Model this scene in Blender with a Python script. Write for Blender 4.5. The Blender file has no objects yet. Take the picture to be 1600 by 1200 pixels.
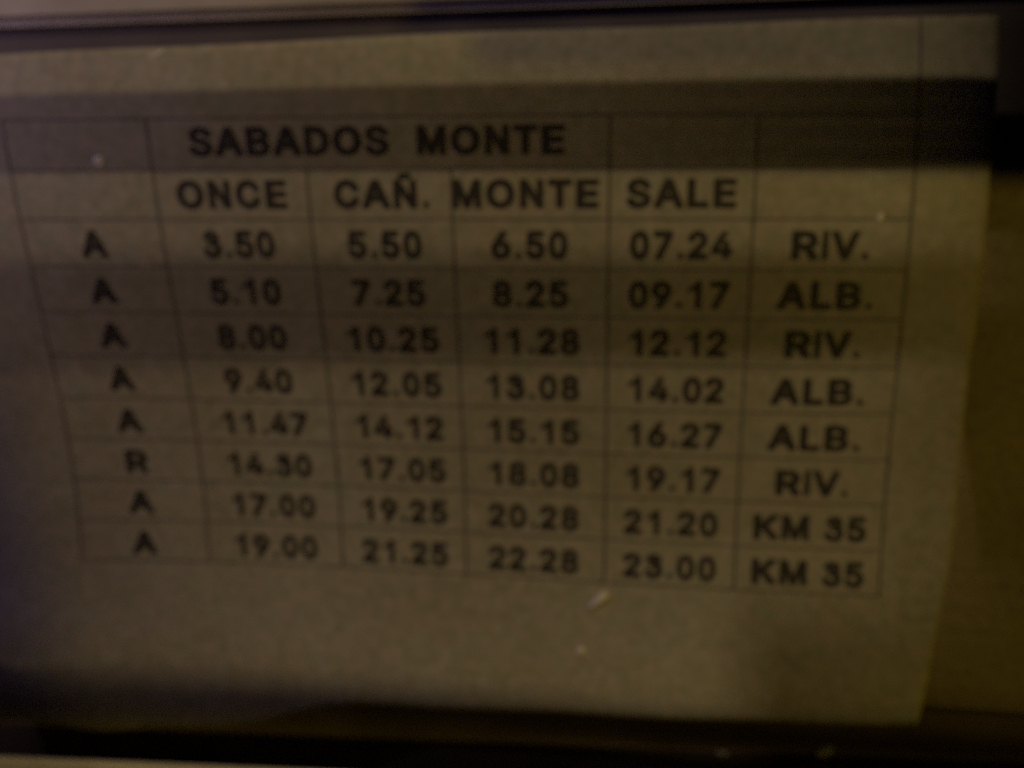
import bpy, bmesh, math, random
from mathutils import Vector, Matrix

random.seed(7)
C = bpy.context.scene.collection
SC = bpy.context.scene
S = 0.017            # metres per layout unit (one table row is 0.609 units, about 10 mm)
# layout frame: u to the right, v up, w out of the wall towards the viewer
def W(u, v, w):
    return Vector((u * S, -w * S, v * S))

# ------------------------------------------------------------------ camera
R_CAM = [(0.9922142, -0.0017940, -0.1245305),(-0.0211582, 0.9829333, -0.1827413),(0.1227331, 0.1839533, 0.9752424)]
T_CAM = [2.907181, -2.004087, -12.693887]
Rm = Matrix(R_CAM)
loc = -(Rm.transposed() @ Vector(T_CAM))
ax = [Vector(r) for r in R_CAM]          # camera x, y, z axes in layout frame
def D(v): return Vector((v[0], -v[2], v[1]))
cam = bpy.data.cameras.new('camera'); cam_o = bpy.data.objects.new('camera', cam); C.objects.link(cam_o)
cx, cy, cz = D(ax[0]), D(ax[1]), D(ax[2])
cl = W(*loc)
cam_o.matrix_world = Matrix(((cx[0], cy[0], cz[0], cl[0]), (cx[1], cy[1], cz[1], cl[1]),
                             (cx[2], cy[2], cz[2], cl[2]), (0, 0, 0, 1)))
cam.sensor_width = 36; cam.lens = 33.75; cam.clip_start = 0.01; cam.clip_end = 50
cam.dof.use_dof = True; cam.dof.focus_distance = 12.7 * S * 0.55; cam.dof.aperture_fstop = 13.5
SC.camera = cam_o

# ------------------------------------------------------------------ night: no sky, a street lamp and two added fills
w = bpy.data.worlds.new('World'); SC.world = w; w.use_nodes = True
w.node_tree.nodes['Background'].inputs[0].default_value = (0.9, 0.75, 0.8, 1)
w.node_tree.nodes['Background'].inputs[1].default_value = 0.0012
SC.view_settings.view_transform = 'Standard'; SC.view_settings.look = 'None'
SC.view_settings.exposure = 0; SC.view_settings.gamma = 1
SC.cycles.use_denoising = False
SC.cycles.max_bounces = 6

def lamp(name, pos, color, power, radius, target=(-3, 2, 0)):
    l = bpy.data.lights.new(name, 'POINT'); l.color = color; l.energy = power
    l.shadow_soft_size = radius * S
    o = bpy.data.objects.new(name, l); C.objects.link(o); o.location = W(*pos)
    return o
KEY = Vector((-7.0, 44.0, 42.0)); VIO = Vector((-16.5, 7.0, 6.5)); OLV = Vector((35.0, 10.0, 42.0))
lamp('street_lamp_light', KEY, (1.0, 0.78, 0.45), 6.1, 0.5)
lamp('violet_fill_light', VIO, (0.64, 0.48, 0.92), 0.235, 0.15)  # unseen fill lamp added for the violet tint at the left
lamp('olive_fill_light', OLV, (1.0, 0.71, 0.09), 3.7, 1.0)  # unseen fill lamp added for the olive tint at the right

BOW = [-0.67909, -0.74695, 1.36064, -0.43178, 0.06946, -0.12257, -0.93018, 0.26722, 0.68366, 0.17344]
TERMS = [(2, 0), (1, 1), (0, 2), (3, 0), (2, 1), (1, 2), (0, 3), (4, 0), (3, 1), (2, 2)]

# letter outlines (advance, closed outlines as x,y pairs, 1000 per em)
GLYPHS = {
'A':(718,[[31,4,55,0,145,0,170,5,183,14,196,33,247,164,260,174,465,173,526,27,542,9,568,0,670,0,687,4,705,15,718,38,716,61,561,437,449,700,433,711,414,716,298,716,273,706,258,689,2,61,0,38,4,27,16,12],[324,338,319,346,350,426,363,434,370,415,397,346,388,337]]),
'B':(722,[[105,4,128,0,383,0,472,8,523,21,561,39,599,65,628,95,648,129,660,164,665,232,656,278,642,312,617,346,593,369,588,380,608,403,624,431,634,460,638,495,630,563,616,597,593,631,561,662,523,686,484,701,434,713,370,717,128,717,103,712,85,700,77,689,73,666,73,50,78,27,90,12],[268,163,265,175,265,278,268,281,395,282,421,278,447,266,469,244,476,221,474,198,452,175,434,169,395,164],[268,445,265,449,268,554,383,553,408,550,431,540,448,517,449,495,440,472,421,455,383,444]]),
'C':(722,[[321,-4,383,-8,441,-2,498,15,555,47,601,87,635,132,661,189,673,247,670,260,658,277,635,289,544,290,521,282,509,271,484,212,465,189,441,173,406,161,372,158,337,162,303,175,280,191,252,224,234,258,224,292,219,338,220,395,228,441,241,475,269,515,303,542,349,557,395,557,429,549,464,528,489,498,509,446,532,429,624,427,647,432,659,441,672,463,666,509,639,577,616,612,590,642,532,685,498,701,452,716,395,724,337,723,280,712,234,695,188,668,149,635,111,589,85,543,58,463,47,361,53,281,62,235,78,189,120,116,144,87,177,57,246,16]]),
'D':(722,[[102,4,124,0,347,1,429,12,488,32,534,58,579,95,608,129,641,186,664,255,674,335,672,415,659,483,637,540,602,597,558,642,523,667,476,691,429,706,382,714,124,717,100,712,84,700,77,689,73,666,73,50,78,27,89,12],[253,163,250,175,251,552,335,553,382,547,417,534,452,509,483,460,493,426,499,380,495,301,486,266,470,232,439,198,394,174,347,165]]),
'E':(667,[[105,4,129,0,570,0,586,4,604,15,617,38,616,129,599,152,583,160,272,163,269,175,272,280,544,281,570,291,583,304,590,323,590,403,578,426,563,437,544,443,285,443,272,445,269,460,272,554,570,554,596,565,611,586,613,677,596,705,570,716,129,717,103,712,86,700,77,689,73,666,73,50,78,27,90,12]]),
'I':(278,[[68,0,209,0,209,716,68,716]]),
'K':(722,[[106,4,131,0,222,0,248,8,261,20,271,50,271,232,313,272,521,19,534,8,560,0,677,0,710,15,723,38,721,61,715,72,455,392,459,403,625,560,713,643,723,666,719,689,703,706,677,716,534,714,511,700,274,477,271,483,270,677,258,700,235,714,209,717,117,716,87,700,78,689,74,666,74,50,79,27,91,12]]),
'L':(611,[[108,4,131,0,533,0,558,5,570,14,583,34,583,129,570,149,558,157,533,163,269,164,266,449,266,666,257,697,244,708,219,716,131,717,105,711,81,689,77,666,77,50,82,27,94,12]]),
'M':(833,[[97,4,118,0,195,1,217,11,229,27,233,50,233,278,239,294,342,27,360,6,382,0,448,0,471,6,482,15,493,36,592,297,596,278,596,50,600,27,614,9,636,0,724,1,746,12,757,27,761,50,761,586,760,677,750,700,737,711,713,717,603,716,581,707,566,689,415,289,258,700,244,711,228,716,107,716,85,704,74,689,70,666,70,50,74,27,85,12]]),
'N':(722,[[102,4,122,0,200,0,222,8,237,27,242,50,244,386,476,13,499,1,598,0,620,6,632,15,640,27,644,50,644,666,640,689,620,711,598,717,510,715,488,700,481,689,477,666,476,328,244,701,230,711,211,717,122,717,100,712,85,700,78,689,74,666,74,50,78,27,89,12]]),
'O':(778,[[334,-4,412,-8,473,1,533,21,594,55,642,98,679,148,710,212,727,281,733,361,726,441,708,509,679,568,637,623,582,669,521,701,449,720,376,725,303,715,235,692,182,659,130,612,91,555,65,498,49,429,44,361,50,281,68,212,101,144,145,89,194,48,254,16],[339,165,303,182,280,201,261,224,242,258,232,292,226,338,226,383,233,429,257,486,279,515,303,534,327,547,364,557,400,558,426,555,461,543,493,520,513,498,533,463,544,429,551,383,552,338,546,292,535,258,517,224,497,200,473,181,449,169,412,160,376,159]]),
'R':(722,[[107,4,132,0,226,0,254,8,267,20,277,50,277,232,281,240,294,242,362,242,373,232,504,27,524,7,551,0,659,0,687,5,700,12,717,38,715,61,576,278,640,335,675,392,686,426,691,472,688,517,675,563,658,597,632,631,605,655,570,677,497,704,416,716,132,717,105,712,91,704,78,689,73,666,73,50,78,27,91,12],[281,409,277,415,281,554,402,553,429,549,457,540,479,517,486,495,483,449,468,426,443,413,402,406]]),
'S':(667,[[267,-7,332,-11,393,-6,453,8,502,29,549,61,580,96,605,141,617,187,617,244,605,290,586,324,551,362,514,387,478,406,417,428,283,464,259,475,237,495,237,518,242,529,259,545,295,559,332,562,368,558,405,542,418,529,435,484,447,472,466,464,563,463,587,471,600,484,609,506,600,564,579,609,551,643,514,674,466,700,417,716,368,723,307,724,246,716,198,700,153,678,113,645,83,609,66,575,55,529,54,484,69,427,90,392,125,358,161,334,198,316,380,263,417,247,433,233,437,221,433,198,413,176,368,157,320,154,271,162,244,176,226,198,217,233,210,244,186,259,76,260,47,244,36,221,43,164,62,119,88,81,121,50,161,25,210,5]]),
'T':(611,[[248,4,266,0,358,2,380,15,392,38,392,552,553,555,576,568,588,586,590,597,590,677,579,700,565,711,542,717,370,717,59,716,36,704,21,677,21,597,29,574,40,563,71,554,217,552,219,50,224,27,232,15]]),
'V':(667,[[269,4,289,0,384,0,408,7,426,27,664,654,666,677,663,689,655,700,633,714,526,716,509,711,494,700,482,677,350,312,336,273,324,298,182,682,170,702,157,711,134,717,39,716,15,704,0,677,2,654,241,32,251,15]]),
'Ñ':(722,[[102,4,122,0,200,0,222,8,237,27,242,50,244,386,476,13,499,1,598,0,620,6,631,14,640,27,644,50,644,666,640,689,620,711,598,717,510,715,488,700,481,689,477,666,477,346,476,328,475,335,465,342,245,700,255,707,310,711,332,729,366,714,399,706,432,707,465,720,493,746,512,780,521,825,517,860,509,871,488,884,421,885,399,875,388,861,344,882,310,887,266,879,236,860,212,825,201,791,197,746,208,723,200,717,122,717,100,712,85,700,75,677,74,50,78,27,89,12]]),
'0':(556,[[233,-4,283,-8,333,1,373,18,413,50,441,87,466,132,485,189,498,258,504,338,501,429,492,498,472,566,445,623,413,665,373,698,323,719,273,725,223,719,174,698,136,669,104,629,78,577,59,520,46,452,41,361,44,281,57,201,80,132,112,75,144,40,184,12],[263,155,243,162,227,178,205,224,190,304,189,395,200,475,210,509,222,532,233,547,253,560,283,562,302,555,315,543,330,520,339,498,354,429,357,326,347,247,326,189,303,163,283,155]]),
'1':(556,[[393,0,256,0,250,517,199,476,140,444,73,421,79,545,140,571,196,609,242,660,282,719,393,719]]),
'2':(556,[[53,4,73,0,461,0,475,4,491,15,502,38,503,118,496,141,483,154,461,162,282,164,412,312,466,392,484,437,492,483,492,529,482,574,467,609,450,635,423,666,395,687,361,705,328,717,295,723,251,725,184,713,151,700,117,679,70,631,50,597,37,563,30,529,28,483,40,458,62,445,151,444,173,453,187,472,194,517,205,540,217,552,239,561,273,563,306,551,325,529,330,506,325,472,295,422,32,129,25,107,26,38,37,15]]),
'3':(556,[[229,-7,273,-12,330,-5,388,18,445,61,486,118,504,164,513,221,507,290,480,358,446,404,479,472,485,518,479,563,453,621,411,665,376,687,330,704,273,711,215,704,169,686,138,666,93,621,70,575,65,552,67,529,76,506,89,490,123,469,146,465,169,468,179,461,162,427,160,392,164,369,181,341,215,318,284,311,307,304,330,283,344,255,346,221,334,187,307,162,273,153,250,157,227,171,213,187,183,244,169,257,146,269,112,272,89,267,66,252,44,221,38,198,42,164,66,108,100,62,158,18,204,-2],[215,489,212,495,232,529,248,541,273,546,307,536,319,518,313,506,296,495]]),
'4':(556,[[320,15,342,10,408,10,430,15,441,27,446,38,447,129,452,138,507,141,521,152,530,175,530,244,524,266,507,280,452,283,447,289,447,437,437,460,419,472,331,472,320,467,309,454,303,437,303,289,298,283,210,283,198,289,342,542,405,654,408,677,404,689,394,700,375,707,298,707,276,699,26,266,17,244,19,164,25,152,44,140,298,138,303,129,304,38,309,27]]),
'5':(556,[[230,-4,275,-8,319,-5,362,7,394,22,427,44,459,75,483,110,499,144,516,212,516,281,500,349,470,406,427,453,373,485,308,501,264,501,232,495,229,509,232,543,243,554,449,554,470,562,481,574,488,589,489,669,484,692,476,703,449,716,167,717,113,713,99,703,87,680,53,361,56,338,63,326,80,313,167,301,188,307,210,323,243,336,275,339,308,332,331,315,351,281,356,247,351,212,340,188,319,166,297,157,264,155,243,161,219,178,210,191,199,229,178,249,156,253,80,252,58,241,48,225,45,189,51,155,64,121,80,92,102,64,127,41,162,18,188,7]]),
'6':(556,[[231,-4,274,-8,329,-3,373,11,407,29,440,55,468,87,489,121,506,167,514,212,514,269,502,326,481,372,451,412,418,440,373,463,329,475,322,486,429,646,434,657,434,680,418,707,396,716,307,717,294,714,275,703,101,441,66,372,46,315,37,258,38,212,50,155,71,110,104,64,140,33,185,9],[262,154,232,167,213,189,202,224,202,258,214,292,229,309,251,322,285,325,314,315,337,292,350,258,350,224,339,189,320,167,296,155]]),
'7':(556,[[110,4,122,0,208,0,230,8,241,18,510,586,511,677,501,700,488,711,467,717,219,717,79,716,57,704,43,677,45,586,57,566,68,559,89,554,319,552,85,61,84,38,87,27,94,15]]),
'8':(556,[[230,-4,274,-8,328,-4,378,9,420,31,460,64,486,98,503,132,515,178,516,235,507,281,483,334,452,372,453,383,479,429,492,475,495,532,486,577,466,623,430,667,389,698,337,718,295,725,243,722,201,712,159,692,128,669,97,632,75,589,64,543,62,498,67,463,83,418,104,383,105,372,70,326,48,269,41,212,43,178,51,144,76,92,118,46,170,13],[264,154,232,162,210,178,199,201,199,235,210,258,232,277,264,287,295,287,326,276,347,258,358,235,358,201,347,178,326,163,295,154],[264,449,243,457,225,475,217,498,218,520,228,543,243,555,264,562,295,562,316,555,336,532,340,509,338,486,326,467,305,452,284,448]]),
'9':(556,[[142,4,161,0,249,0,277,15,456,289,490,358,507,415,513,472,508,529,490,586,463,631,427,671,382,700,338,717,283,725,238,723,194,712,161,698,127,676,94,645,69,609,52,574,39,529,35,483,39,426,52,380,75,335,103,301,138,273,172,256,216,243,229,232,117,61,115,38,119,27,127,14],[272,392,238,400,216,420,202,449,199,483,206,517,220,540,238,555,272,564,305,558,328,540,346,506,349,472,342,437,327,413,305,397]]),
'.':(278,[[113,21,134,14,163,18,184,33,200,56,209,90,206,124,191,153,172,171,144,180,115,174,94,158,80,135,72,101,76,67,88,44]])}

# ------------------------------------------------------------------ helpers
def sheet_w(u, v):
    """how far the sheet stands off the board: it is not pinned flat but bows gently"""
    a, b = u / 9, v / 5
    return sum(c * a**i * b**j for c, (i, j) in zip(BOW, TERMS))

def mat(name, col, rough=0.6, spec=0.3, noise=None, bump=None, metal=0.0):
    m = bpy.data.materials.new(name); m.use_nodes = True
    nt = m.node_tree; b = nt.nodes['Principled BSDF']
    b.inputs['Base Color'].default_value = (*col, 1); b.inputs['Roughness'].default_value = rough
    b.inputs['Specular IOR Level'].default_value = spec; b.inputs['Metallic'].default_value = metal
    tc = nt.nodes.new('ShaderNodeTexCoord')
    if noise:
        last = None
        for sc, amt, tint in noise:
            n = nt.nodes.new('ShaderNodeTexNoise'); n.inputs['Scale'].default_value = sc
            n.inputs['Detail'].default_value = 3
            nt.links.new(tc.outputs['Object'], n.inputs['Vector'])
            r = nt.nodes.new('ShaderNodeValToRGB')
            r.color_ramp.elements[0].position = 0.3; r.color_ramp.elements[1].position = 0.7
            r.color_ramp.elements[0].color = (1 - amt * tint[0], 1 - amt * tint[1], 1 - amt * tint[2], 1)
            r.color_ramp.elements[1].color = (1, 1, 1, 1)
            nt.links.new(n.outputs['Fac'], r.inputs['Fac'])
            mx = nt.nodes.new('ShaderNodeMix'); mx.data_type = 'RGBA'; mx.blend_type = 'MULTIPLY'
            mx.inputs['Factor'].default_value = 1
            if last is None: mx.inputs['A'].default_value = (*col, 1)
            else: nt.links.new(last, mx.inputs['A'])
            nt.links.new(r.outputs['Color'], mx.inputs['B']); last = mx.outputs['Result']
        nt.links.new(last, b.inputs['Base Color'])
    if bump:
        prev = None
        for sc, dist in bump:
            n = nt.nodes.new('ShaderNodeTexNoise'); n.inputs['Scale'].default_value = sc
            n.inputs['Detail'].default_value = 2
            nt.links.new(tc.outputs['Object'], n.inputs['Vector'])
            bp = nt.nodes.new('ShaderNodeBump'); bp.inputs['Distance'].default_value = dist
            bp.inputs['Strength'].default_value = 1
            nt.links.new(n.outputs['Fac'], bp.inputs['Height'])
            if prev: nt.links.new(prev, bp.inputs['Normal'])
            prev = bp.outputs['Normal']
        nt.links.new(prev, b.inputs['Normal'])
    return m

PAPER = mat('paper', (0.50, 0.455, 0.40), 0.5, 0.35,
            noise=[(28, 0.18, (0.5, 0.75, 1.2)), (9, 0.2, (0.8, 0.9, 1)), (380, 0.26, (1, 0.55, 0.75)), (520, 0.28, (0.45, 0.7, 1))],
            bump=[(14, 0.0012), (70, 0.00012)])
INK = mat('black_ink', (0.05, 0.044, 0.04), 0.55, 0.35, noise=[(260, 0.35, (1, 1, 1))])
LINE_INK = mat('line_ink', (0.19, 0.17, 0.16), 0.55, 0.3, noise=[(160, 0.45, (1, 1, 1))])
BOARD = mat('board_backing', (0.36, 0.29, 0.21), 0.7, 0.2,
            noise=[(30, 0.25, (1, 1, 1)), (500, 0.3, (1, 0.9, 0.7))], bump=[(300, 0.0001)])
GASKET = mat('grey_rubber', (0.13, 0.11, 0.12), 0.7, 0.15, noise=[(60, 0.3, (1, 1, 1))])
GASKET2 = mat('dull_dark_rubber', (0.22, 0.17, 0.09), 0.7, 0.15, noise=[(60, 0.3, (1, 1, 1))])
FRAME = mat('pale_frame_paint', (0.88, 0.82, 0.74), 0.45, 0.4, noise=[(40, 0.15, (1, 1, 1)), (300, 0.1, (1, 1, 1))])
GLINT = mat('pale_glint', (0.72, 0.67, 0.55), 0.4, 0.5)  # pale colour painted in for glints of the lamps
BLOCKER = mat('blocker_dark', (0.05, 0.05, 0.055), 0.6, 0.3, noise=[(20, 0.3, (1, 1, 1))])  # used only on the added, unseen shadow blockers

def link_mesh(name, verts, faces, m, parent=None, smooth=False):
    me = bpy.data.meshes.new(name); me.from_pydata([tuple(v) for v in verts], [], faces)
    me.materials.append(m)
    if smooth: me.shade_smooth()
    me.update()
    o = bpy.data.objects.new(name, me); C.objects.link(o)
    if parent: o.parent = parent
    return o

def prism(name, quad_back, quad_front, m, parent=None, bevel=0.0):
    """closed six sided solid from a back and a front quad"""
    me = bpy.data.meshes.new(name); bm = bmesh.new()
    a = [bm.verts.new(p) for p in quad_back]; b = [bm.verts.new(p) for p in quad_front]
    bm.faces.new(a[::-1]); bm.faces.new(b)
    K = len(a)
    for i in range(K): bm.faces.new((a[i], a[(i + 1) % K], b[(i + 1) % K], b[i]))
    bmesh.ops.recalc_face_normals(bm, faces=bm.faces)
    if bevel: bmesh.ops.bevel(bm, geom=bm.edges[:], offset=bevel, segments=3, affect='EDGES')
    bm.to_mesh(me); bm.free(); me.materials.append(m)
    o = bpy.data.objects.new(name, me); C.objects.link(o)
    if parent: o.parent = parent
    return o

def box(name, u0, u1, v0, v1, w0, w1, m, parent=None, bevel=0.0):
    return prism(name, [W(u0, v0, w0), W(u1, v0, w0), W(u1, v1, w0), W(u0, v1, w0)],
                 [W(u0, v0, w1), W(u1, v0, w1), W(u1, v1, w1), W(u0, v1, w1)], m, parent, bevel)

def thing(name, label, cat):
    o = bpy.data.objects.new(name, None); C.objects.link(o)
    o['label'] = label; o['category'] = cat; o.empty_display_size = 0.02
    return o

# ------------------------------------------------------------------ the notice board behind
FRAME_TOP = mat('dimmed_frame_paint', (0.50, 0.44, 0.38), 0.5, 0.3, noise=[(40, 0.25, (1, 1, 1)), (300, 0.1, (1, 1, 1))])  # frame paint darkened to stand in for less light on the top rail
board = thing('notice_board', 'dark olive notice board behind the timetable, with black seals and pale frame rails', 'notice board')
box('back_panel', -16, 9, -3.5, 6.7, -1.2, -0.6, BOARD, board)
# seals and frame rails: (name, left v low/high, right v low/high, w back/front)
def rail(name, u0, u1, l, r, w0, w1, m, bevel=0.0):
    return prism(name, [W(u0, l[0], w0), W(u1, r[0], w0), W(u1, r[1], w0), W(u0, l[1], w0)],
                 [W(u0, l[0], w1), W(u1, r[0], w1), W(u1, r[1], w1), W(u0, l[1], w1)], m, board, bevel)
rail('seal', -16, 9, (6.05, 6.62), (4.7, 6.75), -0.599, -0.35, GASKET, 0.0008)
rail('seal', -16, 9, (-5.5, -2.45), (-5.5, -2.62), -0.599, -0.35, GASKET2, 0.0008)
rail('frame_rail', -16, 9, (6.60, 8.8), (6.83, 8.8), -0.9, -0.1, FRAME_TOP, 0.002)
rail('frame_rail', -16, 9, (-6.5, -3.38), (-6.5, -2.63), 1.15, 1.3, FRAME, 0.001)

# ------------------------------------------------------------------ the timetable sheet
sheet = thing('timetable_sheet', 'slightly bowed paper timetable headed SABADOS MONTE with a ruled grid of departure times', 'timetable')
U0, U1 = -11.6, 2.81
def top_v(u): return 6.12 + 0.36 * (u + 9.1) / 11.5 + 0.01 * math.sin(u * 1.3)
def bottom_v(u):
    def smooth(x): x = min(max(x, 0), 1); return x * x * (3 - 2 * x)
    t = smooth((u + 10.1) / 1.6) * smooth((-5.0 - u) / 2.2)
    return -2.65 + 0.04 * (u + 5.6) - 0.28 * t + 0.01 * math.sin(u * 2.1)
NU, NV = 150, 110
vs = []
for j in range(NV + 1):
    for i in range(NU + 1):
        u = U0 + (U1 - U0) * i / NU
        v = bottom_v(u) + (top_v(u) - bottom_v(u)) * j / NV
        s_ = i / NU; low = max(0.0, -0.3 - v)
        uu = u + 0.012 * math.sin(v * 2.3) - s_ ** 6 * (0.13 * low + 0.035 * low * low)
        vs.append((uu, v))
front = [W(u, v, sheet_w(u, v)) for u, v in vs]
back = [W(u, v, sheet_w(u, v) - 0.012) for u, v in vs]
n = len(front); N1 = NU + 1
faces = []
for j in range(NV):
    for i in range(NU):
        a = j * N1 + i
        faces.append((a, a + 1, a + 1 + N1, a + N1))
        faces.append((n + a, n + a + N1, n + a + 1 + N1, n + a + 1))
ring = [i for i in range(N1)] + [j * N1 + NU for j in range(1, NV + 1)] + \
       [NV * N1 + i for i in range(NU - 1, -1, -1)] + [j * N1 for j in range(NV - 1, 0, -1)]
for k in range(len(ring)):
    a, b = ring[k], ring[(k + 1) % len(ring)]
    faces.append((a, a + n, b + n, b))
paper = link_mesh('paper', front + back, faces, PAPER, sheet, smooth=False)
for p in paper.data.polygons[:2 * NU * NV]: p.use_smooth = True

def strip(name, pts, width, h, m):
    """a printed line following the bow of the sheet"""
    dirv = (pts[-1][0] - pts[0][0], pts[-1][1] - pts[0][1]); L = math.hypot(*dirv)
    nx, ny = -dirv[1] / L * width / 2, dirv[0] / L * width / 2
    K = max(2, int(L / 0.15)); V = []; F = []
    for k in range(K + 1):
        t = k / K; u = pts[0][0] + dirv[0] * t; v = pts[0][1] + dirv[1] * t
        for s_ in (-1, 1):
            a, b = u + nx * s_, v + ny * s_
            V.append(W(a, b, sheet_w(a, b) + h))
        if k: F.append((2 * k - 2, 2 * k, 2 * k + 1, 2 * k - 1))
    me_o = link_mesh(name, V, F, m, sheet)
    return me_o

COLS = [-9.1991, -7.3361, -5.3662, -3.5818, -1.6733, 0.0537, 1.9178]
ROWS = [5.3481] + [4.7395 - 0.609 * k for k in range(10)]
for v in ROWS:
    strip('grid_line', [(COLS[0], v), (COLS[-1], v)], 0.023, 0.003, LINE_INK)
for i, u in enumerate(COLS):
    vt = {2: ROWS[1], 3: ROWS[1], 6: 6.45}.get(i, ROWS[0])
    strip('grid_line', [(u, vt), (u, ROWS[-1])], 0.034, 0.0038, LINE_INK)

glyph_mesh = {}
def glyph(ch):
    if ch not in glyph_mesh:
        adv, loops = GLYPHS[ch]
        c = bpy.data.curves.new('glyph', 'CURVE'); c.dimensions = '2D'; c.fill_mode = 'BOTH'
        for L in loops:
            sp = c.splines.new('POLY'); sp.points.add(len(L) // 2 - 1)
            for i in range(len(L) // 2): sp.points[i].co = (L[2 * i] / 1000, L[2 * i + 1] / 1000, 0, 1)
            sp.use_cyclic_u = True
        o = bpy.data.objects.new('glyph', c); C.objects.link(o)
        bpy.context.view_layer.update()
        me = o.evaluated_get(bpy.context.evaluated_depsgraph_get()).to_mesh()
        glyph_mesh[ch] = (adv / 1000, [tuple(v.co[:2]) for v in me.vertices], [tuple(p.vertices) for p in me.polygons])
        o.evaluated_get(bpy.context.evaluated_depsgraph_get()).to_mesh_clear()
        bpy.data.objects.remove(o); bpy.data.curves.remove(c)
    return glyph_mesh[ch]

EMW, EMH = 0.508, 0.488
def text(name, s, cu, bv, emw=EMW, emh=EMH):
    width = sum(0.278 if ch == ' ' else glyph(ch)[0] for ch in s)
    x = cu - width * emw / 2; V = []; F = []
    for ch in s:
        if ch == ' ':
            x += 0.278 * emw; continue
        adv, gv, gf = glyph(ch); b = len(V)
        for gx, gy in gv:
            u, v = x + gx * emw, bv + gy * emh
            V.append(W(u, v, sheet_w(u, v) + 0.007))
        for f in gf: F.append(tuple(b + i for i in f))
        x += adv * emw
    o = link_mesh(name, V, F, INK, sheet)
    bm = bmesh.new(); bm.from_mesh(o.data)
    for f in bm.faces:
        f.normal_update()
        if f.normal.y > 0: f.normal_flip()
    bm.to_mesh(o.data); bm.free()
    return o

mid = [(COLS[i] + COLS[i + 1]) / 2 for i in range(6)]
text('printed_heading', 'SABADOS  MONTE', -4.51, 4.895)
for s, cu in (('ONCE', -6.35), ('CAÑ.', -4.45), ('MONTE', -2.69), ('SALE', -0.81)):
    text('printed_word', s, cu, 4.262)
TABLE = [('A', '3.50', '5.50', '6.50', '07.24', 'RIV.'), ('A', '5.10', '7.25', '8.25', '09.17', 'ALB.'),
         ('A', '8.00', '10.25', '11.28', '12.12', 'RIV.'), ('A', '9.40', '12.05', '13.08', '14.02', 'ALB.'),
         ('A', '11.47', '14.12', '15.15', '16.27', 'ALB.'), ('R', '14.30', '17.05', '18.08', '19.17', 'RIV.'),
         ('A', '17.00', '19.25', '20.28', '21.20', 'KM 35'), ('A', '19.00', '21.25', '22.28', '23.00', 'KM 35')]
CU = [-8.275, -6.34, -4.45, -2.64, -0.80, 0.98]
for r, row in enumerate(TABLE):
    bv = ROWS[r + 3] + 0.122 - 0.004 * r
    for c_, s in enumerate(row):
        nm = 'printed_letter' if c_ == 0 else ('printed_word' if c_ == 5 else 'printed_time')
        text(nm, s, CU[c_], bv)

# pale flecks on the paper and the seal, standing in for lamp glints
def glint_fleck(u, v, a, b, ang, tall, parent, base=None):
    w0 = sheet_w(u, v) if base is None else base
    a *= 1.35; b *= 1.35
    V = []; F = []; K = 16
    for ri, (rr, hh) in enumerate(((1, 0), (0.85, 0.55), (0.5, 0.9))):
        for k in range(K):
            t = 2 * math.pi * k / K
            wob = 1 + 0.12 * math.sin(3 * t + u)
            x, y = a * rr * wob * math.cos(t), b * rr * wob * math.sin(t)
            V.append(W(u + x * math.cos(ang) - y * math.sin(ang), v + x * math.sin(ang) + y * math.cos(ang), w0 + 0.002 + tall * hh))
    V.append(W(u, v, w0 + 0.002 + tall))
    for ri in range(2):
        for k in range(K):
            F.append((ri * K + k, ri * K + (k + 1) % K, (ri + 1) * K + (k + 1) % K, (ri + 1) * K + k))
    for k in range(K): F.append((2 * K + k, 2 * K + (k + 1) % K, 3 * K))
    return link_mesh('pale_glint', V, F, GLINT, parent, smooth=True)
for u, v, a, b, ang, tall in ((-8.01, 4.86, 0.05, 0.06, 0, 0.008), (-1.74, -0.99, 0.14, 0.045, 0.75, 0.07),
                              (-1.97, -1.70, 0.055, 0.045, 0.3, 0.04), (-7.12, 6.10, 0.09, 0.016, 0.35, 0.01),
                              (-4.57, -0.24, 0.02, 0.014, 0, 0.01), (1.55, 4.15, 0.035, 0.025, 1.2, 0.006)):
    glint_fleck(u, v, a, b, ang, tall, sheet)
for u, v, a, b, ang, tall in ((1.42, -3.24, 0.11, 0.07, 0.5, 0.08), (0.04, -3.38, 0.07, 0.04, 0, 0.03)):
    glint_fleck(u, v, a, b, ang, tall, board, -0.35)

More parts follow.
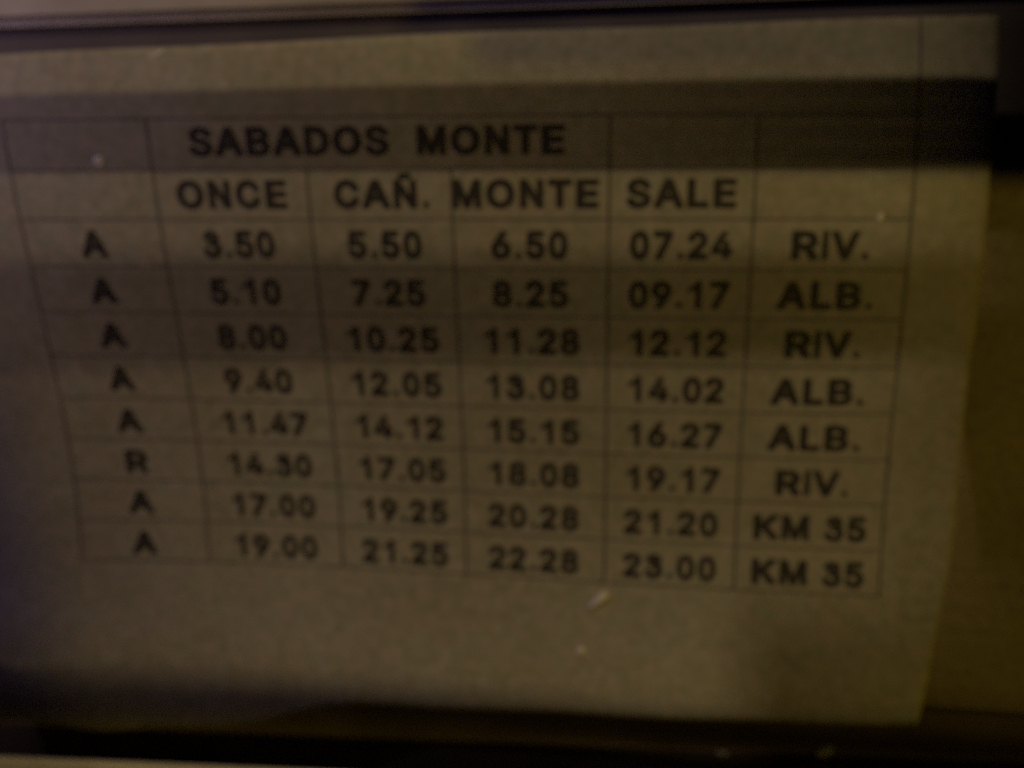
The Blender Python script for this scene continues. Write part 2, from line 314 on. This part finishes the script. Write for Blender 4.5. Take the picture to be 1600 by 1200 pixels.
# ------------------------------------------------------------------ added bars and sheets out of view that cast the shadow bands
def toward(L, u, v, w):
    s_ = Vector((u, v, sheet_w(u, v) if -11 < u < 3 and -3.3 < v < 6.6 else 0.4)); t = (w - s_.z) / (L.z - s_.z); return s_ + (L - s_) * t
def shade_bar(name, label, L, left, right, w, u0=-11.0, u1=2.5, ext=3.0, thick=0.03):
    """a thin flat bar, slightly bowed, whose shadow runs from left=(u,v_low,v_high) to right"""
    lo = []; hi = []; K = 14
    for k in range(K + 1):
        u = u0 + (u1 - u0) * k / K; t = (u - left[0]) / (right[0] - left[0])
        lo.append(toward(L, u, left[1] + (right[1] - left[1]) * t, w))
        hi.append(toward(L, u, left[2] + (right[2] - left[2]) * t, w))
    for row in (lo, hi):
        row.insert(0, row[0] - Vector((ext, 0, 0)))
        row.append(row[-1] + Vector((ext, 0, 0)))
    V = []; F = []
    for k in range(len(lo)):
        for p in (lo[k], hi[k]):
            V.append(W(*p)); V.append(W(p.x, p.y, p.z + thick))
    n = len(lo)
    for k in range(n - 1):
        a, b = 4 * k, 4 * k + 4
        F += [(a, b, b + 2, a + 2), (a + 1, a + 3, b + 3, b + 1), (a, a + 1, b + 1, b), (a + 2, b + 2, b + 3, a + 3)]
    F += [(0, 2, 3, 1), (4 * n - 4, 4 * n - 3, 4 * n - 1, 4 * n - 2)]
    o = link_mesh(name, V, F, BLOCKER)
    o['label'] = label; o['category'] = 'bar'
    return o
shade_bar('shadow_bar', 'unseen dark flat bar added above the board to shade the heading row', KEY,
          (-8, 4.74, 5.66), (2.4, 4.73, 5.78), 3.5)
shade_bar('shadow_bar', 'wider unseen dark bar added to shade the second and third time rows', KEY,
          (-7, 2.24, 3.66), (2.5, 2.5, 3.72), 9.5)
shade_bar('shadow_bar', 'lowest unseen dark bar, added to shade the bottom edge of the sheet', KEY,
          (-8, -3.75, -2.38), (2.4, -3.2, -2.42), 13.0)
shade_bar('shadow_bar', 'unseen dark bar added low on the right to shade the bottom edge from the olive fill', OLV,
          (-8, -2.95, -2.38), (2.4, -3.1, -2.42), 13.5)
def shade_panel(name, label, L, corners, w, thick=0.03):  # added blocker out of view, shaped by the shadow it should cast
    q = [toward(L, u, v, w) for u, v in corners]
    o = prism(name, [W(*p) for p in q], [W(p.x, p.y, p.z + thick) for p in q], BLOCKER, None, 0.0)
    o['label'] = label; o['category'] = 'shadow panel'
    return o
shade_panel('shadow_sheet', 'unseen dark sheet added with a toothed left edge to fade the shade over the upper right of the board', OLV,
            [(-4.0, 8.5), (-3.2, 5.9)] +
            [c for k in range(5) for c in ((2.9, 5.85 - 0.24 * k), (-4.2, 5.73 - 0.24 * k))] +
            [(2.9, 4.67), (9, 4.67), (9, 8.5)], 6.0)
shade_panel('shadow_sheet', 'unseen dark sheet added to shade the lower left of the board from the street lamp', KEY,
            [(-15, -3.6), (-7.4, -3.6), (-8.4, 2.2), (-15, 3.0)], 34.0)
shade_panel('shadow_sheet', 'unseen dark sheet added to shade the lower left of the board from the olive fill', OLV,
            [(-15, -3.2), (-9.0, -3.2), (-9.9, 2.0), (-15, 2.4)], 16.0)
shade_panel('shadow_sheet', 'unseen dark sheet added to shade the lower right corner from the street lamp', KEY,
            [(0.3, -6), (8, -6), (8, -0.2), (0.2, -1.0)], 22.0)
shade_panel('shadow_sheet', 'unseen dark sheet added at the left to shade the bottom edge from the violet fill', VIO,
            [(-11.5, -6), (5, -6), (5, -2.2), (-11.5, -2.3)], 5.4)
shade_panel('shadow_sheet', 'unseen dark sheet added to shade the right margin of the board from the street lamp', KEY,
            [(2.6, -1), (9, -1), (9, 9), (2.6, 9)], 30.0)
shade_panel('shadow_sheet', 'small unseen dark sheet added at the left to shade the far upper right from the violet fill', VIO,
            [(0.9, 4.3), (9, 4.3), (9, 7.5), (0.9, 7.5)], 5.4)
